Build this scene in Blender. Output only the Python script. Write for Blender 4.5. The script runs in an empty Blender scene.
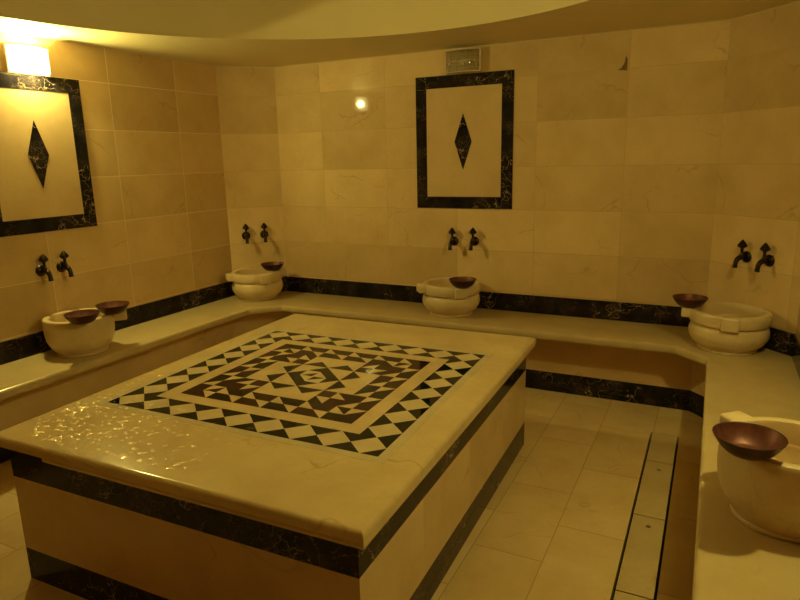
import bpy, bmesh, math, random
from mathutils import Vector, Matrix
random.seed(7)
S = bpy.context.scene
COL = S.collection
PI = math.pi
R = math.radians

# ------------------------------------------------------------------ sizes of the room (metres)
XL, XR, YB, YN, ZC = -2.1647, 1.9148, 1.9151, -2.85, 2.3477
CL, CR = 0.326, 0.4535                 # the two cut corners at the back
BXL, BXR, BYB = -1.726, 1.4888, 1.4334   # front edge of the bench
BCL, BCR = 0.181, 0.1725
ZB, ZS = 0.4863, 0.6161                   # bench top, top of the black border over it
ZP = 0.6261                              # top of the platform

# ------------------------------------------------------------------ materials
def new_mat(name):
    m = bpy.data.materials.new(name); m.use_nodes = True
    nt = m.node_tree; nt.nodes.clear()
    out = nt.nodes.new('ShaderNodeOutputMaterial')
    b = nt.nodes.new('ShaderNodeBsdfPrincipled')
    nt.links.new(b.outputs[0], out.inputs[0])
    return m, nt, b, out

def N(nt, typ, **kw):
    n = nt.nodes.new(typ)
    for k, v in kw.items():
        if k.startswith('i_'):
            n.inputs[k[2:].replace('_', ' ')].default_value = v
        else:
            setattr(n, k, v)
    return n

def ramp(nt, src, stops):
    r = nt.nodes.new('ShaderNodeValToRGB')
    e = r.color_ramp.elements
    while len(e) > 1: e.remove(e[-1])
    e[0].position = stops[0][0]; e[0].color = tuple(stops[0][1]) + (1,)
    for p, c in stops[1:]:
        x = e.new(p); x.color = tuple(c) + (1,)
    nt.links.new(src, r.inputs[0])
    return r

def mix(nt, fac, a, b, mode='MIX'):
    m = nt.nodes.new('ShaderNodeMix'); m.data_type = 'RGBA'; m.blend_type = mode
    for v, i in ((fac, 0), (a, 6), (b, 7)):
        if hasattr(v, 'is_linked'): nt.links.new(v, m.inputs[i])
        elif i == 0: m.inputs[0].default_value = v
        else: m.inputs[i].default_value = tuple(v) + (1,)
    return m.outputs[2]

def math_(nt, op, a, b=None):
    m = nt.nodes.new('ShaderNodeMath'); m.operation = op
    for i, v in enumerate((a, b)):
        if v is None: continue
        if hasattr(v, 'is_linked'): nt.links.new(v, m.inputs[i])
        else: m.inputs[i].default_value = v
    return m.outputs[0]

def marble_colour(nt, vec, base, dark, vein, scale=1.0, vein_amount=0.5):
    """cream marble: soft clouds, small fossils and thin brown hair veins"""
    n1 = N(nt, 'ShaderNodeTexNoise', i_Scale=3.2*scale, i_Detail=6.0, i_Roughness=.62)
    nt.links.new(vec, n1.inputs['Vector'])
    c = ramp(nt, n1.outputs['Fac'], [(.32, dark), (.58, base), (.8, [min(1, x*1.08) for x in base])]).outputs[0]
    n2 = N(nt, 'ShaderNodeTexNoise', i_Scale=42.0*scale, i_Detail=3.0)
    nt.links.new(vec, n2.inputs['Vector'])
    f = ramp(nt, n2.outputs['Fac'], [(.36, (1, 1, 1)), (.46, (0, 0, 0))]).outputs[0]
    c = mix(nt, math_(nt, 'MULTIPLY', f, .22), c, dark)
    # hair veins: edges of a warped voronoi
    w = N(nt, 'ShaderNodeTexNoise', i_Scale=2.5*scale, i_Detail=4.0)
    nt.links.new(vec, w.inputs['Vector'])
    wv = mix(nt, .45, vec, w.outputs['Color'], 'ADD')
    v = N(nt, 'ShaderNodeTexVoronoi', feature='DISTANCE_TO_EDGE', i_Scale=2.3*scale)
    nt.links.new(wv, v.inputs['Vector'])
    e = ramp(nt, v.outputs['Distance'], [(.0, (1, 1, 1)), (.016, (0, 0, 0))]).outputs[0]
    n3 = N(nt, 'ShaderNodeTexNoise', i_Scale=4.0*scale, i_Detail=2.0)
    nt.links.new(vec, n3.inputs['Vector'])
    k = ramp(nt, n3.outputs['Fac'], [(.52, (0, 0, 0)), (.66, (1, 1, 1))]).outputs[0]
    e = math_(nt, 'MULTIPLY', math_(nt, 'MULTIPLY', e, k), vein_amount)
    return mix(nt, e, c, vein)

CREAM, CREAM_D, VEIN = (.645, .47, .265), (.57, .405, .215), (.25, .14, .06)

def tile_mat(name, axes='xz', base=None, width=.61, row=.315, off=(0, 0), brick_offset=0.0, mortar=(.55, .43, .27), rough=.16, swap=False, tint=.16, msize=.0022, spec=.5):
    m, nt, b, out = new_mat(name)
    tc = N(nt, 'ShaderNodeTexCoord')
    sep = N(nt, 'ShaderNodeSeparateXYZ'); nt.links.new(tc.outputs['Object'], sep.inputs[0])
    cx = sep.outputs['XYZ'.index(axes[0].upper())]; cy = sep.outputs['XYZ'.index(axes[1].upper())]
    cx = math_(nt, 'ADD', cx, off[0] + 61.0*width); cy = math_(nt, 'ADD', cy, off[1] + 40*row)
    comb = N(nt, 'ShaderNodeCombineXYZ')
    nt.links.new(cx, comb.inputs[0]); nt.links.new(cy, comb.inputs[1])
    br = N(nt, 'ShaderNodeTexBrick', offset=brick_offset, offset_frequency=2, squash=1.0)
    for k, v in (('Color1', (0, 0, 0, 1)), ('Color2', (1, 1, 1, 1)), ('Mortar', (.5, .5, .5, 1)), ('Scale', 1.0), ('Mortar Size', msize),
                 ('Mortar Smooth', .3), ('Bias', 0.0), ('Brick Width', width), ('Row Height', row)):
        br.inputs[k].default_value = v
    nt.links.new(comb.outputs[0], br.inputs['Vector'])
    rnd = br.outputs['Color']
    # every slab is cut from another place of the stone
    shift = N(nt, 'ShaderNodeVectorMath', operation='MULTIPLY_ADD')
    nt.links.new(rnd, shift.inputs[0]); shift.inputs[1].default_value = (7, 11, 5); nt.links.new(tc.outputs['Object'], shift.inputs[2])
    c = marble_colour(nt, shift.outputs[0], *(base or (CREAM, CREAM_D)), VEIN, 1.0, .35)
    lo, hi = 1-tint, 1+tint*.35
    tr = ramp(nt, rnd, [(0, (lo, lo*.985, lo*.95)), (1, (hi, hi, hi))]).outputs[0]
    c = mix(nt, 1.0, c, tr, 'MULTIPLY')
    c = mix(nt, br.outputs['Fac'], c, mortar)
    nt.links.new(c, b.inputs['Base Color'])
    b.inputs['Roughness'].default_value = rough
    b.inputs['Specular IOR Level'].default_value = spec
    bump = N(nt, 'ShaderNodeBump', i_Strength=.12, i_Distance=.002)
    inv = math_(nt, 'SUBTRACT', 1.0, br.outputs['Fac'])
    nt.links.new(inv, bump.inputs['Height']); nt.links.new(bump.outputs[0], b.inputs['Normal'])
    return m

def cream_mat(name, base=CREAM, dark=CREAM_D, rough=.14, scale=1.0, vein=.4, bump=0.0):
    m, nt, b, out = new_mat(name)
    tc = N(nt, 'ShaderNodeTexCoord')
    c = marble_colour(nt, tc.outputs['Object'], base, dark, VEIN, scale, vein)
    nt.links.new(c, b.inputs['Base Color'])
    b.inputs['Roughness'].default_value = rough
    if bump:
        n = N(nt, 'ShaderNodeTexNoise', i_Scale=60.0, i_Detail=3.0); nt.links.new(tc.outputs['Object'], n.inputs['Vector'])
        bp = N(nt, 'ShaderNodeBump', i_Strength=bump, i_Distance=.002)
        nt.links.new(n.outputs['Fac'], bp.inputs['Height']); nt.links.new(bp.outputs[0], b.inputs['Normal'])
    return m

def black_mat(name, scale=1.0, amount=1.0, rough=.1):
    m, nt, b, out = new_mat(name)
    tc = N(nt, 'ShaderNodeTexCoord'); vec = tc.outputs['Object']
    w = N(nt, 'ShaderNodeTexNoise', i_Scale=5.0*scale, i_Detail=5.0); nt.links.new(vec, w.inputs['Vector'])
    wv = mix(nt, .35, vec, w.outputs['Color'], 'ADD')
    n0 = N(nt, 'ShaderNodeTexNoise', i_Scale=6.0*scale, i_Detail=4.0); nt.links.new(vec, n0.inputs['Vector'])
    c = ramp(nt, n0.outputs['Fac'], [(.35, (.006, .006, .008)), (.6, (.018, .014, .016)), (.75, (.05, .032, .03))]).outputs[0]
    for sc, wd, lo, hi, colr in ((4.5, .012, .50, .62, (.55, .38, .26)), (10.0, .018, .52, .66, (.30, .20, .15)), (22.0, .03, .56, .68, (.20, .14, .11))):
        v = N(nt, 'ShaderNodeTexVoronoi', feature='DISTANCE_TO_EDGE', i_Scale=sc*scale); nt.links.new(wv, v.inputs['Vector'])
        e = ramp(nt, v.outputs['Distance'], [(0, (1, 1, 1)), (wd, (0, 0, 0))]).outputs[0]
        k0 = N(nt, 'ShaderNodeTexNoise', i_Scale=2.6*scale+sc*.1, i_Detail=2.0)
        sh = N(nt, 'ShaderNodeVectorMath', operation='ADD'); nt.links.new(vec, sh.inputs[0]); sh.inputs[1].default_value = (sc, 2*sc, 0)
        nt.links.new(sh.outputs[0], k0.inputs['Vector'])
        k = ramp(nt, k0.outputs['Fac'], [(lo, (0, 0, 0)), (hi, (1, 1, 1))]).outputs[0]
        e = math_(nt, 'MULTIPLY', math_(nt, 'MULTIPLY', e, k), amount)
        c = mix(nt, e, c, colr)
    nt.links.new(c, b.inputs['Base Color'])
    b.inputs['Roughness'].default_value = rough; b.inputs['Specular IOR Level'].default_value = .2
    return m

def plain_mat(name, col, rough=.5, metal=0.0, noise=.1, scale=20.0, spec=.5):
    m, nt, b, out = new_mat(name)
    tc = N(nt, 'ShaderNodeTexCoord')
    n = N(nt, 'ShaderNodeTexNoise', i_Scale=scale, i_Detail=4.0); nt.links.new(tc.outputs['Object'], n.inputs['Vector'])
    c = ramp(nt, n.outputs['Fac'], [(.3, [x*(1-noise) for x in col]), (.7, [min(1, x*(1+noise)) for x in col])]).outputs[0]
    nt.links.new(c, b.inputs['Base Color'])
    b.inputs['Roughness'].default_value = rough; b.inputs['Metallic'].default_value = metal
    b.inputs['Specular IOR Level'].default_value = spec
    return m

M = {}
M['bench'] = cream_mat('bench_marble', (.52, .400, .222), (.465, .345, .182), rough=.17, vein=.12)
M['riser'] = cream_mat('riser_marble', rough=.2)
M['slab'] = cream_mat('slab_marble', (.67, .52, .285), (.58, .43, .225), rough=.16, bump=.05)
M['side'] = tile_mat('platform_side_marble', 'xz', None, .66, 1.0, (.33, .3), rough=.15, tint=.06, mortar=(.56, .42, .25))
M['side_y'] = tile_mat('platform_flank_marble', 'yz', base=((.66, .50, .28), (.58, .42, .22)), width=.5, row=1.0, off=(0, .3), rough=.13, tint=.08, mortar=(.68, .53, .34))
M['basin'] = cream_mat('basin_marble', (.66, .52, .32), (.58, .44, .26), rough=.28, scale=1.6, vein=.2)
M['white'] = cream_mat('pale_border_marble', (.60, .50, .33), (.52, .43, .28), rough=.14, scale=2, vein=.2)
M['inlay_cream'] = cream_mat('inlay_cream_marble', (.66, .50, .29), (.56, .42, .23), rough=.14, scale=2.5, vein=.4)
M['diamond_cream'] = cream_mat('inlay_diamond_marble', (.66, .53, .34), (.58, .46, .28), rough=.14, scale=2.5, vein=.4)
M['inlay_green'] = plain_mat('inlay_dark_green_marble', (.008, .011, .010), .04, 0, .5, 40, .2)
M['inlay_black'] = plain_mat('inlay_black_marble', (.008, .007, .0075), .04, 0, .5, 40, .2)
M['inlay_red'] = plain_mat('inlay_burgundy_marble', (.034, .011, .0105), .045, 0, .6, 45, .2)
M['black'] = black_mat('black_veined_marble', 1.6, 1.1)
M['black_far'] = black_mat('black_marble_border', 1.6, .9)
M['paint'] = plain_mat('ceiling_paint', (.66, .56, .33), .55, 0, .03, 3)
M['caulk'] = plain_mat('pale_grout', (.60, .46, .28), .6, 0, .05)
M['bronze'] = plain_mat('dark_bronze', (.035, .022, .016), .3, .85, .4, 60)
M['copper'] = plain_mat('old_copper', (.045, .013, .013), .42, .4, .35, 35)
M['copper_in'] = plain_mat('worn_copper_inside', (.125, .038, .030), .45, .4, .3, 35)
M['field'] = cream_mat('inlay_field_marble', (.60, .435, .245), (.54, .38, .20), rough=.1, vein=.2)
M['plastic'] = plain_mat('cream_plastic', (.52, .42, .27), .4, 0, .05)
M['dark'] = plain_mat('dark_gap', (.02, .015, .01), .9)
M['chip'] = plain_mat('chipped_stone', (.16, .08, .04), .9, 0, .3, 80)
M['timber'] = plain_mat('brown_door_timber', (.12, .06, .03), .45, 0, .3, 8)

def lamp_cover_mat(name, milky, gloss, glow=0.0):
    m, nt, b, out = new_mat(name)
    nt.nodes.remove(b)
    tc = N(nt, 'ShaderNodeTexCoord')
    t = N(nt, 'ShaderNodeBsdfTransparent'); t.inputs[0].default_value = (.95, .95, .93, 1)
    tl = N(nt, 'ShaderNodeBsdfTranslucent'); tl.inputs[0].default_value = (.9, .88, .8, 1)
    g = N(nt, 'ShaderNodeBsdfGlossy'); g.inputs['Roughness'].default_value = .07; g.inputs[0].default_value = (.9, .9, .9, 1)
    # little pyramids pressed into the glass
    w = N(nt, 'ShaderNodeTexVoronoi', i_Scale=52.0); w.distance = 'CHEBYCHEV'
    w.inputs['Randomness'].default_value = 0.0
    nt.links.new(tc.outputs['Object'], w.inputs['Vector'])
    bp = N(nt, 'ShaderNodeBump', i_Strength=1.0, i_Distance=.012); nt.links.new(w.outputs['Distance'], bp.inputs['Height'])
    nt.links.new(bp.outputs[0], g.inputs['Normal'])
    m1 = N(nt, 'ShaderNodeMixShader'); m1.inputs[0].default_value = milky
    nt.links.new(t.outputs[0], m1.inputs[1]); nt.links.new(tl.outputs[0], m1.inputs[2])
    m2 = N(nt, 'ShaderNodeMixShader'); m2.inputs[0].default_value = gloss
    nt.links.new(m1.outputs[0], m2.inputs[1]); nt.links.new(g.outputs[0], m2.inputs[2])
    last = m2
    if glow:                              # the lit glass glows all over
        e = N(nt, 'ShaderNodeEmission'); e.inputs[0].default_value = (1.0, .88, .42, 1); e.inputs[1].default_value = glow
        last = N(nt, 'ShaderNodeAddShader'); nt.links.new(m2.outputs[0], last.inputs[0]); nt.links.new(e.outputs[0], last.inputs[1])
    nt.links.new(last.outputs[0], out.inputs[0])
    return m
M['cover'] = lamp_cover_mat('ribbed_lamp_glass', .02, .18, 9.0)
M['cover_clear'] = lamp_cover_mat('ribbed_clear_lamp_glass', .06, .5)

LAMP_COL = (1.0, .88, .235)
def bulb_mat(name, strength):
    m, nt, b, out = new_mat(name); nt.nodes.remove(b)
    e = N(nt, 'ShaderNodeEmission'); e.inputs[0].default_value = LAMP_COL + (1,); e.inputs[1].default_value = strength
    nt.links.new(e.outputs[0], out.inputs[0])
    return m
M['bulb_left'] = bulb_mat('lit_bulb', 2260.0)
M['bulb_right'] = bulb_mat('lit_bulb_dimmer', 1800.0)
M['bulb_off'] = plain_mat('unlit_bulb', (.75, .7, .6), .2)

def droplet_mat():
    m, nt, b, out = new_mat('water'); nt.nodes.remove(b)
    t = N(nt, 'ShaderNodeBsdfTransparent')
    g = N(nt, 'ShaderNodeBsdfGlossy'); g.inputs['Roughness'].default_value = .10
    f = N(nt, 'ShaderNodeFresnel', i_IOR=1.33); x = N(nt, 'ShaderNodeAddShader')
    nt.links.new(math_(nt, 'MULTIPLY', f.outputs[0], 1.15), g.inputs[0])
    nt.links.new(t.outputs[0], x.inputs[0]); nt.links.new(g.outputs[0], x.inputs[1])
    nt.links.new(x.outputs[0], out.inputs[0])
    return m
M['water'] = droplet_mat()

# ------------------------------------------------------------------ mesh helpers
def obj(name, bm, mats, parent=None, smooth=None, loc=None, rotz=None, fix=True):
    me = bpy.data.meshes.new(name)
    if fix: bmesh.ops.recalc_face_normals(bm, faces=bm.faces[:])
    bm.to_mesh(me); bm.free()
    if not isinstance(mats, (list, tuple)): mats = [mats]
    for m in mats: me.materials.append(m)
    if smooth is not None:
        for p in me.polygons: p.use_smooth = True
        me.set_sharp_from_angle(angle=R(smooth))
    o = bpy.data.objects.new(name, me); COL.objects.link(o)
    if parent: o.parent = parent
    if loc is not None: o.location = loc
    if rotz is not None: o.rotation_euler = (0, 0, rotz)
    return o

def thing(name, label, cat, loc=(0, 0, 0), rotz=0.0, group=None):
    o = bpy.data.objects.new(name, None); COL.objects.link(o)
    o.empty_display_size = .1
    o.location = loc; o.rotation_euler = (0, 0, rotz)
    o['label'] = label; o['category'] = cat
    if group: o['group'] = group
    return o

def tag(o, label, cat, group=None, kind=None):
    o['label'] = label; o['category'] = cat
    if group: o['group'] = group
    if kind: o['kind'] = kind
    return o

def struct(o, label=None):
    o['kind'] = 'structure'
    if label: o['label'] = label
    return o

def dup(root, loc, rotz, label):
    r = root.copy(); COL.objects.link(r); r.location = loc; r.rotation_euler = (0, 0, rotz); r['label'] = label
    for ch in list(root.children):
        c = ch.copy(); COL.objects.link(c); c.parent = r
        for g in list(ch.children):
            d = g.copy(); COL.objects.link(d); d.parent = c
    return r

def add_box(bm, x0, x1, y0, y1, z0, z1, bevel=0, seg=2, mi=0):
    v = [bm.verts.new((x, y, z)) for z in (z0, z1) for y in (y0, y1) for x in (x0, x1)]
    fs = [bm.faces.new([v[i] for i in f]) for f in ((0, 2, 3, 1), (4, 5, 7, 6), (0, 1, 5, 4), (2, 6, 7, 3), (0, 4, 6, 2), (1, 3, 7, 5))]
    for f in fs: f.material_index = mi
    if bevel:
        es = list({e for f in fs for e in f.edges})
        bmesh.ops.bevel(bm, geom=es, offset=bevel, segments=seg, profile=.5, affect='EDGES')

def box(*a, **k):
    bm = bmesh.new(); add_box(bm, *a, **k); return bm

def add_poly(bm, pts, z0, z1, mi=0):
    """upright prism over a polygon"""
    a = [bm.verts.new((x, y, z0)) for x, y in pts]; b = [bm.verts.new((x, y, z1)) for x, y in pts]
    fs = [bm.faces.new(a[::-1]), bm.faces.new(b)]
    n = len(pts)
    for i in range(n): fs.append(bm.faces.new((a[i], a[(i+1) % n], b[(i+1) % n], b[i])))
    for f in fs: f.material_index = mi

def add_lathe(bm, prof, seg=64, axis='z', origin=(0, 0, 0), closed=False):
    """prof: (r, h) pairs turned about the axis"""
    rings = []
    for r, h in prof:
        if r < 1e-6:
            p = (0, 0, h); rings.append([p])
        else:
            rings.append([(r*math.cos(2*PI*i/seg), r*math.sin(2*PI*i/seg), h) for i in range(seg)])
    def put(p):
        x, y, z = p
        if axis == 'y': x, y, z = x, -z, y          # the axis points to local -y, into the room
        return bm.verts.new((x+origin[0], y+origin[1], z+origin[2]))
    vr = [[put(p) for p in r] for r in rings]
    pairs = list(zip(vr, vr[1:])) + ([(vr[-1], vr[0])] if closed else [])
    for a, b in pairs:
        if len(a) == 1 and len(b) == 1: continue
        for i in range(seg):
            j = (i+1) % seg
            if len(a) == 1: bm.faces.new((a[0], b[i], b[j]))
            elif len(b) == 1: bm.faces.new((a[i], a[j], b[0]))
            else: bm.faces.new((a[i], a[j], b[j], b[i]))

def lathe(*a, **k):
    bm = bmesh.new(); add_lathe(bm, *a, **k); return bm

def tube(pts, radii, seg=14):
    bm = bmesh.new(); rings = []
    up = Vector((1, 0, 0))
    for i, p in enumerate(pts):
        p = Vector(p)
        d = (Vector(pts[min(i+1, len(pts)-1)]) - Vector(pts[max(i-1, 0)])).normalized()
        a = up; b = d.cross(a).normalized(); a = b.cross(d).normalized()
        rings.append([bm.verts.new(p + radii[i]*(math.cos(2*PI*k/seg)*a + math.sin(2*PI*k/seg)*b)) for k in range(seg)])
    for x, y in zip(rings, rings[1:]):
        for k in range(seg): bm.faces.new((x[k], x[(k+1) % seg], y[(k+1) % seg], y[k]))
    bm.faces.new(rings[0][::-1]); bm.faces.new(rings[-1])
    return bm

def smooth_profile(pts, n=4):
    """Catmull-Rom through the points"""
    out = []
    for i in range(len(pts)-1):
        p0 = pts[max(i-1, 0)]; p1 = pts[i]; p2 = pts[i+1]; p3 = pts[min(i+2, len(pts)-1)]
        for k in range(n):
            t = k/n
            out.append(tuple(.5*((2*p1[c]) + (-p0[c]+p2[c])*t + (2*p0[c]-5*p1[c]+4*p2[c]-p3[c])*t*t + (-p0[c]+3*p1[c]-3*p2[c]+p3[c])*t**3) for c in (0, 1)))
    out.append(tuple(pts[-1]))
    return out

def offset_line(pts, d):
    """shift an open polyline to its left by d, mitred"""
    out = []
    for i, p in enumerate(pts):
        p = Vector(p); ns = []
        for a, b in ((i-1, i), (i, i+1)):
            if a >= 0 and b < len(pts):
                t = (Vector(pts[b]) - Vector(pts[a])).normalized(); ns.append(Vector((-t.y, t.x)))
        if len(ns) == 1: out.append(p + ns[0]*d)
        else:
            m = (ns[0]+ns[1]).normalized(); out.append(p + m*(d/m.dot(ns[0])))
    return out

def sweep(line, prof, seg_caps=True):
    """prof: closed list of (distance to the left of the line, z)"""
    bm = bmesh.new(); cols = []
    for d, z in prof:
        cols.append([bm.verts.new((q.x, q.y, z)) for q in offset_line(line, d)])
    n = len(prof); m = len(line)
    for i in range(n):
        j = (i+1) % n
        for k in range(m-1): bm.faces.new((cols[i][k], cols[i][k+1], cols[j][k+1], cols[j][k]))
    bm.faces.new([c[0] for c in cols]); bm.faces.new([c[-1] for c in cols][::-1])
    return bm

# ------------------------------------------------------------------ the room shell
def wall(name, a, b, joint, base_name=None, mat='tile'):
    """a -> b walks along the inner face with the room on the right hand; joint = point on the line where a tile joint falls"""
    a = Vector(a); b = Vector(b); j = Vector(joint); d = (b-a).normalized(); rz = math.atan2(d.y, d.x)
    s0 = (a-j).dot(d); s1 = (b-j).dot(d)
    o = obj(name, box(s0, s1, 0, .12, 0, ZC+.02), M[mat], loc=(j.x, j.y, 0), rotz=rz)
    struct(o)
    if base_name:
        t = obj(base_name, box(s0, s1, -.008, 0.0, ZB, ZS, bevel=.0015, seg=1), M['black_far'], loc=(j.x, j.y, 0), rotz=rz)
        struct(t, 'black veined marble border above the bench')
    return o, rz

M['tile'] = tile_mat('wall_marble_tiles', 'xz', None, .580, .299, (0, -0.3290), rough=.042, mortar=(.50, .36, .20), spec=.15)
M['tile_left'] = tile_mat('left_wall_marble_tiles', 'xz', None, .580, .299, (0, -0.3290), rough=.042, msize=.0028, mortar=(.74, .60, .40), spec=.15)
wall('wall_left', (XL, YN), (XL, YB-CL), (XL, 0.5677), 'baseboard_left', 'tile_left')
wall('wall_back_left', (XL, YB-CL), (XL+CL, YB), (XL, YB-CL), 'baseboard_back_left')
wb, _ = wall('wall_back', (XL+CL, YB), (XR-CR, YB), (0.3338, YB), 'baseboard_back')
wall('wall_back_right', (XR-CR, YB), (XR, YB-CR), (XR-CR, YB), 'baseboard_back_right')
wall('wall_right', (XR, YB-CR), (XR, YN), (XR, 0.5677), 'baseboard_right')
wf, _ = wall('wall_front', (XR, YN), (XL, YN), (0, YN))
# small brown chip at a tile corner of the back wall
bm = bmesh.new()
v = [bm.verts.new((x, -.0015, z)) for x, z in ((0.5094, 2.1143), (0.5669, 2.1094), (0.5659, 2.1795), (0.5552, 2.1971), (0.5494, 2.1552), (0.5308, 2.1260))]
f = bm.faces.new(v); r_ = bmesh.ops.extrude_face_region(bm, geom=[f])
bmesh.ops.translate(bm, verts=[q for q in r_['geom'] if isinstance(q, bmesh.types.BMVert)], vec=(0, .0012, 0))
obj('chip', bm, M['chip'], wb)

# floor with the drain trench left open
M['floor'] = tile_mat('floor_marble_tiles', 'yx', base=((.66, .50, .28), (.58, .42, .22)), width=.57, row=.2925, off=(.209, -.952+.2925*4), brick_offset=.5, rough=.22, mortar=(.36, .25, .13), tint=.1, msize=.002)
TX0, TX1, TY1 = 1.231, 1.385, 1.256
bm = bmesh.new()
add_box(bm, XL, TX0, YN, TY1, -.12, 0)
add_box(bm, TX1, XR, YN, TY1, -.12, 0)
add_box(bm, XL, XR, TY1, YB, -.12, 0)
add_box(bm, TX0, TX1, YN, TY1, -.12, -.05, mi=1)
struct(obj('floor', bm, [M['floor'], M['dark']]))

# ceiling with a round opening, drum and shallow dome, one shell
CXC, CYC, RC = -0.1162, -0.4910, 1.7610
bm = bmesh.new(); seg = 96
def ring(r, z): return [bm.verts.new((CXC+r*math.cos(2*PI*i/seg), CYC+r*math.sin(2*PI*i/seg), z)) for i in range(seg)]
def edge_pt(a):
    """where a ray from the centre of the opening meets the room's rectangle"""
    dx, dy = math.cos(a), math.sin(a); t = 9
    for lim, o_, d in ((XR+.1, CXC, dx), (XL-.1, CXC, dx), (YB+.1, CYC, dy), (YN-.1, CYC, dy)):
        if abs(d) > 1e-6 and (lim-o_)/d > 0: t = min(t, (lim-o_)/d)
    return (CXC+dx*t, CYC+dy*t)
angs = [2*PI*i/seg for i in range(seg)]
outer = [bm.verts.new(edge_pt(a)+(ZC,)) for a in angs]
rings = [outer, ring(RC, ZC), ring(RC, ZC+.30)]
for k in range(1, 9):
    a = k/8*PI/2; rings.append(ring(RC*math.cos(a) if k < 8 else .02, ZC+.30+.55*math.sin(a)))
outer2 = [bm.verts.new(edge_pt(a)+(ZC+1.0,)) for a in angs]
for a, b in zip(rings, rings[1:]):
    for i in range(seg): bm.faces.new((a[i], b[i], b[(i+1) % seg], a[(i+1) % seg]))
bm.faces.new(rings[-1])
for i in range(seg): bm.faces.new((outer[i], outer[(i+1) % seg], outer2[(i+1) % seg], outer2[i]))
bm.faces.new(outer2)
struct(obj('ceiling', bm, M['paint'], smooth=35))

# pale sealant line between the tiles and the ceiling
room = [(XL, YN), (XL, YB-CL), (XL+CL, YB), (XR-CR, YB), (XR, YB-CR), (XR, YN)]
for i in range(5):
    a, b = room[i], room[i+1]
    struct(obj('trim_%d' % (i+1), sweep([a, b], [(-.007, ZC), (0, ZC), (0, ZC-.007)]), M['caulk']))

# unseen door behind the viewer, made wide and dark to cut bounced light
bm = bmesh.new(); add_box(bm, -1.2, 1.35, YN, YN+.03, 0, 2.2)
dr = struct(obj('unseen_door_1', bm, M['timber']))
obj('door_handle', box(.42, .54, YN+.03, YN+.07, 1.0, 1.02, bevel=.008), M['bronze'], dr)

# ------------------------------------------------------------------ bench round three walls
inner = [(BXL, YN), (BXL, BYB-BCL), (BXL+BCL, BYB), (BXR-BCR, BYB), (BXR, BYB-BCR), (BXR, YN)]
bench = thing('marble_bench', 'low cream marble bench running along the left, back and right walls', 'bench', (0, 0, 0))
inw = [Vector(p) for p in inner]
def bench_slab():
    bm = bmesh.new(); cols = []
    nose = [(.03, ZB-.05), (.006, ZB-.05), (.0015, ZB-.044), (0, ZB-.035), (0, ZB-.017), (.003, ZB-.008), (.010, ZB-.0015), (.018, ZB)]
    for d, z in nose: cols.append([bm.verts.new((q.x, q.y, z)) for q in offset_line(inner, d)])
    cols.append([bm.verts.new((x, y, ZB)) for x, y in room])
    cols.append([bm.verts.new((x, y, ZB-.05)) for x, y in room])
    n = len(cols)
    for i in range(n):
        for k in range(5): bm.faces.new((cols[i][k], cols[i][k+1], cols[(i+1) % n][k+1], cols[(i+1) % n][k]))
    bm.faces.new([c[0] for c in cols]); bm.faces.new([c[-1] for c in cols][::-1])
    return bm
obj('seat_slab', bench_slab(), M['bench'], bench, smooth=40)
obj('riser', sweep(inner, [(.243, .1367), (.243, ZB-.05), (.28, ZB-.05), (.28, .1367)]), M['riser'], bench)
k_ = obj('kick_band', sweep(inner, [(.24, 0), (.24, .1367), (.28, .1367), (.28, 0)]), M['black_far'], bench)
k_['label'] = 'black veined marble band along the foot'

# ------------------------------------------------------------------ heated platform with the mosaic
PROT = .0249
pc = Matrix.Rotation(PROT, 2) @ Vector(((-.9361+.6609)/2, (-1.176+.8245)/2))
W, D = (.6609+.9361)/2, (.8245+1.176)/2
plat = thing('bath_platform', 'large square marble platform with a black and cream mosaic on top', 'platform', (pc.x, pc.y, 0), PROT)
IN = .043
w, d = W-IN, D-IN
def ring_box(bm, x, y, t, z0, z1, bev=.002):
    """four slabs round a core"""
    add_box(bm, -x, x, -y, -y+t, z0, z1); add_box(bm, -x, x, y-t, y, z0, z1)
    add_box(bm, -x, -x+t, -y+t, y-t, z0, z1); add_box(bm, x-t, x, -y+t, y-t, z0, z1)
# top slab with a rounded edge
def rounded_slab(x, y, z0, z1, r=.02, rb=.006):
    bm = bmesh.new(); prof = [(rb, z0), (0, z0+rb)] + [(r-r*math.cos(a), z1-r+r*math.sin(a)) for a in [PI/2*i/6 for i in range(7)]]
    cols = []
    for o_, z in prof: cols.append([bm.verts.new((sx*(x-o_), sy*(y-o_), z)) for sx, sy in ((-1, -1), (1, -1), (1, 1), (-1, 1))])
    for a, b in zip(cols, cols[1:]):
        for i in range(4): bm.faces.new((a[i], a[(i+1) % 4], b[(i+1) % 4], b[i]))
    bm.faces.new(cols[0][::-1]); bm.faces.new(cols[-1])
    return bm
obj('top_slab', rounded_slab(W, D, ZP-.042, ZP), M['slab'], plat, smooth=30)
# thicker lip under the near and right edges, broken off at the near left corner
bm = bmesh.new(); add_box(bm, -W+.29, W-.002, -D+.003, -D+.05, ZP-.055, ZP-.040, bevel=.003, seg=2)
add_box(bm, W-.05, W-.003, -D+.05, D-.003, ZP-.055, ZP-.040, bevel=.003, seg=2)
obj('edge_lip', bm, M['slab'], plat, smooth=40)
bm = bmesh.new(); ring_box(bm, w, d, .03, .445, ZP-.0421)
o = obj('upper_band', bm, M['black'], plat); o['label'] = 'black veined marble band under the top slab'
obj('near_panel', box(-w, w, -d, -d+.03, .137, .445), M['side'], plat); obj('far_panel', box(-w, w, d-.03, d, .137, .445), M['side'], plat)
obj('side_panel', box(-w, -w+.03, -d+.03, d-.03, .137, .445), M['side_y'], plat)
obj('side_panel', box(w-.03, w+.0005, -d+.0002, d-.03, .137, .445), M['side_y'], plat)
bm = bmesh.new(); ring_box(bm, w, d, .03, 0, .137)
o = obj('lower_band', bm, M['black'], plat); o['label'] = 'black veined marble band along the floor'

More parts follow.
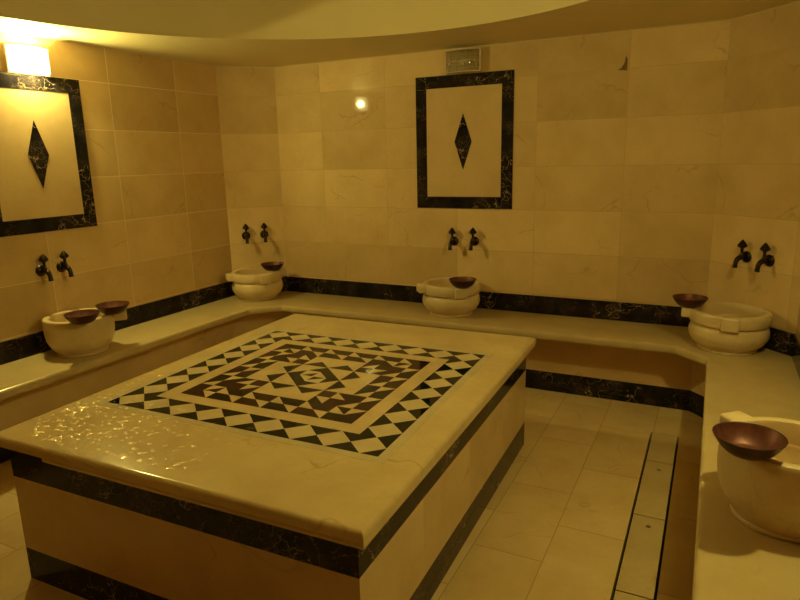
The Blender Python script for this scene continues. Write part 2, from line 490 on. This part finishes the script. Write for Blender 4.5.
# the mosaic: a 9 x 9 grid of cells
SX, SY = 1.2801, 1.1849
icx, icy = -.142-(-.9361+.6609)/2, -.1786-(-1.176+.8245)/2
def cell(p): return (icx + (p[0]/9-.5)*SX, icy + (p[1]/9-.5)*SY)
bm = bmesh.new()
Z0 = ZP-.0005
MI = {'white': 0, 'cream': 1, 'diamond': 2, 'green': 3, 'black': 4, 'red': 5}
def piece(pts, mat, lift=.0008): add_poly(bm, [cell(p) for p in pts], Z0, ZP+lift, MI[mat])
def frame(a, b, mat, lift):
    lo0, hi0, lo1, hi1 = a, 9-a, b, 9-b
    piece([(lo0, lo0), (hi0, lo0), (hi1, lo1), (lo1, lo1)], mat, lift); piece([(hi0, lo0), (hi0, hi0), (hi1, hi1), (hi1, lo1)], mat, lift)
    piece([(hi0, hi0), (lo0, hi0), (lo1, hi1), (hi1, hi1)], mat, lift); piece([(lo0, hi0), (lo0, lo0), (lo1, lo1), (lo1, hi1)], mat, lift)
frame(-.26, 0, 'white', .0008)
frame(0, 1, 'green', .0004)
frame(1, 1.5, 'cream', .0008)
for i in range(9):
    for j in range(9):
        if i in (0, 8) or j in (0, 8):
            g = .0
            piece([(i+.5, j+g), (i+1-g, j+.5), (i+.5, j+1-g), (i+g, j+.5)], 'diamond', .0008)
piece([(1.5, 1.5), (7.5, 1.5), (7.5, 7.5), (1.5, 7.5)], 'red', .0004)
def rot(pts, k):
    for _ in range(k): pts = [(9-y, x) for x, y in pts]
    return pts
for k in range(4):
    for x0 in range(2, 7):
        piece(rot([(x0, 2), (x0+.5, 1.5), (x0+.5, 2)], k), 'cream')
        piece(rot([(x0+.5, 2), (x0+1, 2), (x0+.5, 2.5)], k), 'cream')
        if (x0+k) % 2 == 0:
            piece(rot([(x0+.5, 1.5), (x0+1.5, 1.5), (x0+1, 2), (x0+.5, 2)], k), 'black', .0006)
    for x0 in (3, 4, 5):
        if (x0+k) % 2: piece(rot([(x0, 2), (x0+.5, 2), (x0+.5, 2.5), (x0-.5, 2.5)], k), 'black', .0006)
    piece(rot([(5.5, 3), (6, 2.5), (6, 3)], k), 'cream')
    piece(rot([(6, 3), (6.5, 3), (6, 3.5)], k), 'cream')
    piece(rot([(5.5, 2.5), (6, 2.5), (5.5, 3)], k), 'black', .0006)
# cream cross, black eight pointed star and the centre
piece([(3.5, 2.5), (5.5, 2.5), (5.5, 3.5), (3.5, 3.5)], 'cream', .0007); piece([(3.5, 5.5), (5.5, 5.5), (5.5, 6.5), (3.5, 6.5)], 'cream', .0007)
piece([(2.5, 3.5), (6.5, 3.5), (6.5, 5.5), (2.5, 5.5)], 'cream', .0007)
for k in range(4):
    for t in ([(3.5, 3.5), (4, 3), (4.5, 3.5)], [(4.5, 3.5), (5, 3), (5.5, 3.5)]): piece(rot(t, k), 'green', .0009)
piece([(3.5, 4.5), (4.5, 3.5), (5.5, 4.5), (4.5, 5.5)], 'green', .0009)
piece([(4.5, 4), (5, 4), (5, 4.5), (4.5, 5), (4, 5), (4, 4.5)], 'diamond', .0011)
piece([(4.05, 4.5), (4.45, 4.5), (4.5, 4.88)], 'red', .0013); piece([(4.95, 4.5), (4.55, 4.5), (4.5, 4.12)], 'red', .0013)
o = obj('mosaic_inlay', bm, [M['white'], M['inlay_cream'], M['diamond_cream'], M['inlay_green'], M['inlay_black'], M['inlay_red']], plat)
o['label'] = 'square mosaic of black, burgundy and cream triangles inside a diamond border'

# splashed water near the left corner
bm = bmesh.new()
for i in range(300):
    x = -W + .07 + 1.0*random.betavariate(1.1, 2.2); y = -D + .05 + .42*random.betavariate(1.2, 1.6)
    if random.random() < .12: x = -W + .04 + .10*random.random(); y = -D + .1 + .7*random.random()
    r = .0035 + .0055*random.random()**1.5
    el = 1.0 if random.random() < .55 else random.uniform(1.3, 2.2); an = random.uniform(-.7, .7)
    h = r*random.uniform(.15, .21)
    if i % 4 == 0: r = random.uniform(.006, .0125); h = r*random.uniform(.12, .17)
    rr = []
    for rad, z in ((1.0, 0), (.8, .36), (.6, .64), (.4, .84), (.2, .96)):
        ringv = []
        for q in range(14):
            a = 2*PI*q/14; px, py = r*el*rad*math.cos(a), r*rad*math.sin(a)
            ringv.append(bm.verts.new((x+px*math.cos(an)-py*math.sin(an), y+px*math.sin(an)+py*math.cos(an), ZP+.0002+h*z)))
        rr.append(ringv)
    top = bm.verts.new((x, y, ZP+.0002+h))
    for a, b in zip(rr, rr[1:]):
        for q in range(14): bm.faces.new((a[q], a[(q+1) % 14], b[(q+1) % 14], b[q]))
    for q in range(14): bm.faces.new((rr[-1][q], rr[-1][(q+1) % 14], top))
for f_ in bm.faces:
    f_.normal_update()
    if f_.normal.z < 0: f_.normal_flip()
wd = obj('water_droplets', bm, M['water'], smooth=80, fix=False, loc=(pc.x, pc.y, 0), rotz=PROT)
tag(wd, 'splashed water droplets on the near left corner of the platform top', 'water', kind='stuff')

# ------------------------------------------------------------------ drain covers in the floor
def drain_cover(y0, y1, label, hole):
    t = thing('drain_cover', label, 'drain cover', (1.308, (y0+y1)/2, -.05), 0, 'marble drain covers in the floor channel')
    hx, L = 0.066, (y1-y0)/2-.002
    bm = bmesh.new()
    if hole is None: add_box(bm, -hx, hx, -L, L, 0, .05)
    else:
        # a slab with a round finger hole: square hole cell with a circle cut in it
        hy = hole-(y0+y1)/2; s = .03; hxo = .004
        add_box(bm, -hx, hx, -L, hy-s, 0, .05); add_box(bm, -hx, hx, hy+s, L, 0, .05)
        add_box(bm, -hx, hxo-s, hy-s, hy+s, 0, .05); add_box(bm, hxo+s, hx, hy-s, hy+s, 0, .05)
        n = 24; rr = .011
        def sq(a):
            c, s_ = math.cos(a), math.sin(a); k = s/max(abs(c), abs(s_)); return (hxo+c*k, hy+s_*k)
        A = [2*PI*i/n for i in range(n)]
        so = [bm.verts.new(sq(a)+(.05,)) for a in A]; ci = [bm.verts.new((hxo+rr*math.cos(a), hy+rr*math.sin(a), .05)) for a in A]
        cb = [bm.verts.new((hxo+rr*math.cos(a), hy+rr*math.sin(a), .0)) for a in A]
        for i in range(n):
            j = (i+1) % n
            bm.faces.new((so[i], so[j], ci[j], ci[i])); bm.faces.new((ci[i], ci[j], cb[j], cb[i]))
    obj('cover_slab', bm, M['bench'], t)
    return t
drain_cover(.876, 1.251, 'short plain marble drain cover at the far end of the floor channel', None)
drain_cover(.309, .874, 'marble drain cover with a finger hole, second from the far end of the channel', .784)
drain_cover(-.257, .307, 'marble drain cover with a finger hole, third from the far end of the channel', .227)
drain_cover(-.824, -.259, 'marble drain cover at the bottom edge of the photo, nearest in the channel', -.339)

# ------------------------------------------------------------------ black marble frames inlaid in the walls
def wall_frame(label, loc, rz, x0, x1, z0, z1, dx, dz):
    t = thing('wall_inlay', label, 'wall decoration', loc, rz, 'black marble frames on the walls')
    b = .085
    obj('field_panel', box(x0+b, x1-b, -.004, 0, z0+b, z1-b), M['field'], t)
    for a in ((x0, x1, z1-b, z1), (x0, x1, z0, z0+b), (x0, x0+b, z0+b, z1-b), (x1-b, x1, z0+b, z1-b)):
        obj('border_strip', box(a[0], a[1], -.006, 0, a[2], a[3], bevel=.001, seg=1), M['black'], t)
    bm = bmesh.new()
    pts = [(dx, dz-.198), (dx+0.066, dz), (dx, dz+.198), (dx-0.066, dz)]
    a = [bm.verts.new((x, -.004, z)) for x, z in pts]; c = [bm.verts.new((x, -.0062, z)) for x, z in pts]
    bm.faces.new(a); bm.faces.new(c[::-1])
    for i in range(4): bm.faces.new((a[i], a[(i+1) % 4], c[(i+1) % 4], c[i]))
    obj('diamond', bm, M['black'], t)
    return t
wall_frame('black marble rectangular frame with a diamond on the back wall', (-0.1970, YB, 0), 0, -.370, .370, 1.2309, 2.1707, 0, 1.7081)
wall_frame('black marble rectangular frame with a diamond on the left wall', (XL, -0.0011, 0), PI/2, -.346, .346, 1.2129, 2.1223, .011, 1.6682)

# ------------------------------------------------------------------ bulkhead wall lamps
def wall_lamp(label, loc, rz, bulb, glass='cover'):
    t = thing('wall_lamp', label, 'lamp', loc, rz, 'bulkhead wall lamps')
    hw, hh = .133, .075
    bm = bmesh.new(); add_box(bm, -hw, hw, -.014, 0, -hh, hh, bevel=.004)
    bp = obj('back_plate', bm, M['plastic'], t, smooth=40)
    for s in (-1, 1):
        bm = bmesh.new(); add_box(bm, s*hw-.012 if s > 0 else s*hw, s*hw if s > 0 else s*hw+.012, -.046, -.012, -hh, hh, bevel=.004)
        obj('end_cap', bm, M['plastic'], t, smooth=40)
    # bowed ribbed glass between the end caps
    bm = bmesh.new(); n = 14; cols = []
    x0, x1 = -hw+.012, hw-.012
    for i in range(n+1):
        u = i/n; x = x0+(x1-x0)*u; dep = -.05-.040*math.sin(PI*u)**.8
        hz = hh-.006
        cols.append([bm.verts.new((x, y, z)) for y, z in ((-.014, -hz), (dep+.012, -hz), (dep, -hz+.012), (dep, hz-.012), (dep+.012, hz), (-.014, hz))])
    for a, b in zip(cols, cols[1:]):
        for k in range(5): bm.faces.new((a[k], a[k+1], b[k+1], b[k]))
    obj('glass_cover', bm, M[glass], t, smooth=50)
    # thin plastic rims that hold the glass at top and bottom
    for s in (-1, 1):
        bm = bmesh.new(); ca = []
        for i in range(n+1):
            u = i/n; x = -hw+2*hw*u; dep = -.052-.042*math.sin(PI*u)**.8
            ca.append([bm.verts.new((x, y, z)) for y, z in ((dep, s*hh), (dep+.006, s*hh), (dep+.006, s*(hh-.006)), (dep, s*(hh-.006)))])
        for a, b in zip(ca, ca[1:]):
            for k in range(4): bm.faces.new((a[k], a[(k+1) % 4], b[(k+1) % 4], b[k]))
        bm.faces.new(ca[0]); bm.faces.new(ca[-1][::-1])
        obj('rim', bm, M['plastic'], t, smooth=40)
    bm = bmesh.new(); bmesh.ops.create_uvsphere(bm, u_segments=24, v_segments=14, radius=.026)
    bmesh.ops.scale(bm, verts=bm.verts, vec=(1.25, 1, 1)); bmesh.ops.translate(bm, verts=bm.verts, vec=(.012, -.035, 0))
    obj('bulb', bm, bulb, t, smooth=180)
    bm = bmesh.new(); add_lathe(bm, [(0, 0), (.014, 0), (.014, .05), (0, .05)], 16)
    for vv in bm.verts: vv.co = Vector((-.024-vv.co.z, -.035+vv.co.x, vv.co.y))
    obj('bulb_socket', bm, M['plastic'], t, smooth=40)
    return t
wall_lamp('lit wall lamp glowing above the left marble frame', (XL, 0.0057, 2.1961), PI/2, M['bulb_left'])
wall_lamp('unlit wall lamp above the marble frame on the back wall', (-0.1853, YB, 2.2497), 0, M['bulb_off'], 'cover_clear')
wall_lamp('lit wall lamp on the right wall above the near basin', (XR, -.36, 2.1961), -PI/2, M['bulb_right'])

# ------------------------------------------------------------------ basins
RB = .208
def lug_bm(z0, z1, half, r0, r1):
    bm = bmesh.new(); add_box(bm, r0, r1, -half, half, z0, z1, bevel=.010, seg=3); return bm
def basin(label, loc, rz, grooved=True, lugs=((0, .252), (1, .228), (2, .252), (3, .228)), size=1.0, height=1.0):
    t = thing('stone_basin', label, 'basin', loc, rz, 'round marble basins on the bench')
    if grooved:
        out = [(.150, .012), (.158, .022), (.185, .045), (.205, .080), (.209, .108), (.203, .138), (.190, .156), (.186, .163)]
    else:
        out = [(.150, .012), (.158, .022), (.182, .052), (.201, .092), (.2085, .130), (.2098, .152), (.2098, .163)]
    ins = [(.186, .163), (.172, .160), (.168, .13), (.15, .075), (.11, .045), (.06, .034), (0, .032)]
    prof = [(0, .012)] + smooth_profile(out) + ([(.186, .163)] if not grooved else []) + smooth_profile(ins)[1:]
    obj('bowl_body', lathe(prof), M['basin'], t, smooth=60)
    obj('foot', lathe([(0, 0), (.150, 0), (.156, .004), (.156, .012), (.150, .0155), (0, .0155)]), M['basin'], t, smooth=50)
    ro = .210 if grooved else .2098
    rim = [(.172, .1600), (ro-.004 if grooved else ro, .1600), (ro, .165), (ro, .218), (ro-.004, .226), (ro-.012, .229), (.180, .229), (.174, .226), (.171, .218)]
    obj('rim', lathe(rim, closed=True), M['basin'], t, smooth=40)
    for k, rl in lugs:
        bm = lug_bm(.150 if k == 3 else .172, .2295, .046, .18, rl)
        bmesh.ops.rotate(bm, verts=bm.verts, cent=(0, 0, 0), matrix=Matrix.Rotation(k*PI/2, 3, 'Z'))
        obj('lug', bm, M['basin'], t, smooth=40)
    t.scale = (size, size, height)
    return t
# local -y of a basin looks into the room
s2 = math.sqrt(.5)
ALL = ((0, .252), (1, .215), (2, .252), (3, .228))
L3 = ((1, .215), (2, .252), (3, .228))
BAS = [('round marble basin with two copper bowls by the left wall', (-1.9480, -.0300, ZB), PI/2-R(38), False, ((0, .290),), .93, 1.0),
       ('round grooved marble basin in the far left corner of the bench', (-1.9035, 1.5933, ZB), PI/4+R(12), True, ALL, 1.0, 1.0),
       ('round grooved marble basin at the middle of the back wall', (-.2068, 1.6956, ZB), R(41), True, L3, 1.0, 1.0),
       ('round grooved marble basin in the far right corner of the bench', (1.588, 1.5008, ZB), R(0), True, L3, 1.0, 1.0),
       ('nearest round marble basin, cut by the right edge of the photo', (1.7218, -.3560, ZB), -PI/2+R(43), False, ((2, .262),), .91, 1.117)]
for lab, loc, rz, g, lg, sz, hz in BAS: basin(lab, loc, rz, g, lg, sz, hz)

# ------------------------------------------------------------------ copper bowls
def copper_bowl(label, loc, tilt=(0, 0)):
    t = thing('copper_bowl', label, 'bowl', loc, 0, 'copper washing bowls on the basins')
    t.rotation_euler = (tilt[0], tilt[1], 0)
    outp = smooth_profile([(.046, 0), (.058, .006), (.075, .022), (.088, .041), (.096, .055)])
    bm = bmesh.new(); add_lathe(bm, [(0, 0)] + outp + [(.0965, .0565), (.0945, .0570), (.0925, .0555)], 48)
    obj('outer_shell', bm, M['copper'], t, smooth=60)
    inp = smooth_profile([(.0925, .0555), (.085, .041), (.072, .023), (.056, .009), (.040, .004), (0, .003)])
    obj('inner_lining', lathe(inp, 48), M['copper_in'], t, smooth=60)
    return t
ZR = ZB + .2298
copper_bowl('copper bowl in front on the left basin, over its rim', (-1.748, -.146, ZR))
copper_bowl('copper bowl behind on the left basin, beside the wall border', (-1.778, .086, ZR))
copper_bowl('copper bowl on the far left corner basin', (-1.7895, 1.6615, ZR))
copper_bowl('copper bowl on the basin of the back wall', (-.066, 1.560, ZR))
copper_bowl('copper bowl on the far right corner basin', (1.376, 1.500, ZR))
copper_bowl('copper bowl on the nearest basin at the right edge', (1.602, -.500, ZB+.2298*1.117))

# ------------------------------------------------------------------ taps
def tap(label, loc, rz):
    t = thing('wall_tap', label, 'tap', loc, rz, 'dark bronze wall taps over the basins')
    obj('rosette', lathe([(0, 0), (.033, 0), (.035, .004), (.032, .011), (.022, .017), (.014, .020), (0, .020)], 28, 'y'), M['bronze'], t, smooth=40)
    pts = [(0, -.012, 0), (0, -.03, 0), (0, -.048, 0), (0, -.062, -.003), (0, -.074, -.012), (0, -.081, -.025), (0, -.084, -.040), (0, -.085, -.058)]
    obj('spout', tube(pts, [.013, .015, .016, .015, .014, .013, .013, .015]), M['bronze'], t, smooth=50)
    obj('stem', lathe([(0, .004), (.012, .004), (.013, .018), (.009, .024), (.008, .045), (.010, .050), (.007, .056), (0, .056)], 20, 'z', (0, -.042, 0)), M['bronze'], t, smooth=50)
    # spade shaped handle: a flattened onion with a point
    bm = lathe(smooth_profile([(.007, .052), (.015, .056), (.026, .064), (.027, .071), (.019, .084), (.010, .096), (0, .106)], 3), 24, 'z', (0, -.042, 0))
    obj('handle', bm, M['bronze'], t, smooth=60)
    return t
NAMES = {'left': ('left tap of the pair on the left wall under the frame', 'right tap of the pair on the left wall under the frame'),
         'cl': ('left tap of the pair in the far left corner', 'right tap of the pair in the far left corner'),
         'back': ('left tap of the pair under the frame on the back wall', 'right tap of the pair under the frame on the back wall'),
         'cr': ('left tap of the pair in the far right corner', 'right tap of the pair in the far right corner')}
TAPS = [('left', [(XL, -0.0810, 0.9844), (XL, 0.0544, 0.9864)], PI/2),
        ('cl', [(-2.0690, 1.6888, 0.9912), (-1.9619, 1.7959, 0.9932)], PI/4),
        ('back', [(-0.2691, YB, 0.9874), (-0.1055, YB, 0.9922)], 0),
        ('cr', [(1.6546, 1.7219, 0.9912), (1.7636, 1.6128, 0.9912)], -PI/4)]
for key, locs, rz in TAPS:
    for i in (0, 1): tap('dark bronze wall tap, ' + NAMES[key][i], locs[i], rz)

# ------------------------------------------------------------------ camera
cx, cy, ch = 1.4583, -2.4324, 1.6
yaw, pitch, roll, fpx = -.4675, .2235, -.0224, 622.45
fw = Vector((math.sin(yaw)*math.cos(pitch), math.cos(yaw)*math.cos(pitch), -math.sin(pitch)))
rt = Vector((math.cos(yaw), -math.sin(yaw), 0)); up = rt.cross(fw)
rt2 = rt*math.cos(roll)+up*math.sin(roll); up2 = -rt*math.sin(roll)+up*math.cos(roll)
cam = bpy.data.cameras.new('camera'); co = bpy.data.objects.new('camera', cam); COL.objects.link(co)
m = Matrix((rt2, up2, -fw)).transposed().to_4x4(); m.translation = Vector((cx, cy, ch)); co.matrix_world = m
cam.sensor_fit = 'HORIZONTAL'; cam.sensor_width = 36; cam.lens = fpx/800*36; cam.clip_start = .02
S.camera = co

wd_ = bpy.data.worlds.new('World'); wd_.use_nodes = True; S.world = wd_
wd_.node_tree.nodes['Background'].inputs[0].default_value = (0, 0, 0, 1)
S.view_settings.view_transform = 'Standard'; S.view_settings.look = 'None'
S.view_settings.exposure = 0.17; S.view_settings.gamma = 1.0; S.view_settings.use_curve_mapping = False
S.cycles.max_bounces = 12; S.cycles.diffuse_bounces = 8; S.cycles.glossy_bounces = 5; S.cycles.transparent_max_bounces = 16
S.cycles.sample_clamp_indirect = 6.0
S.cycles.caustics_reflective = False; S.cycles.caustics_refractive = False
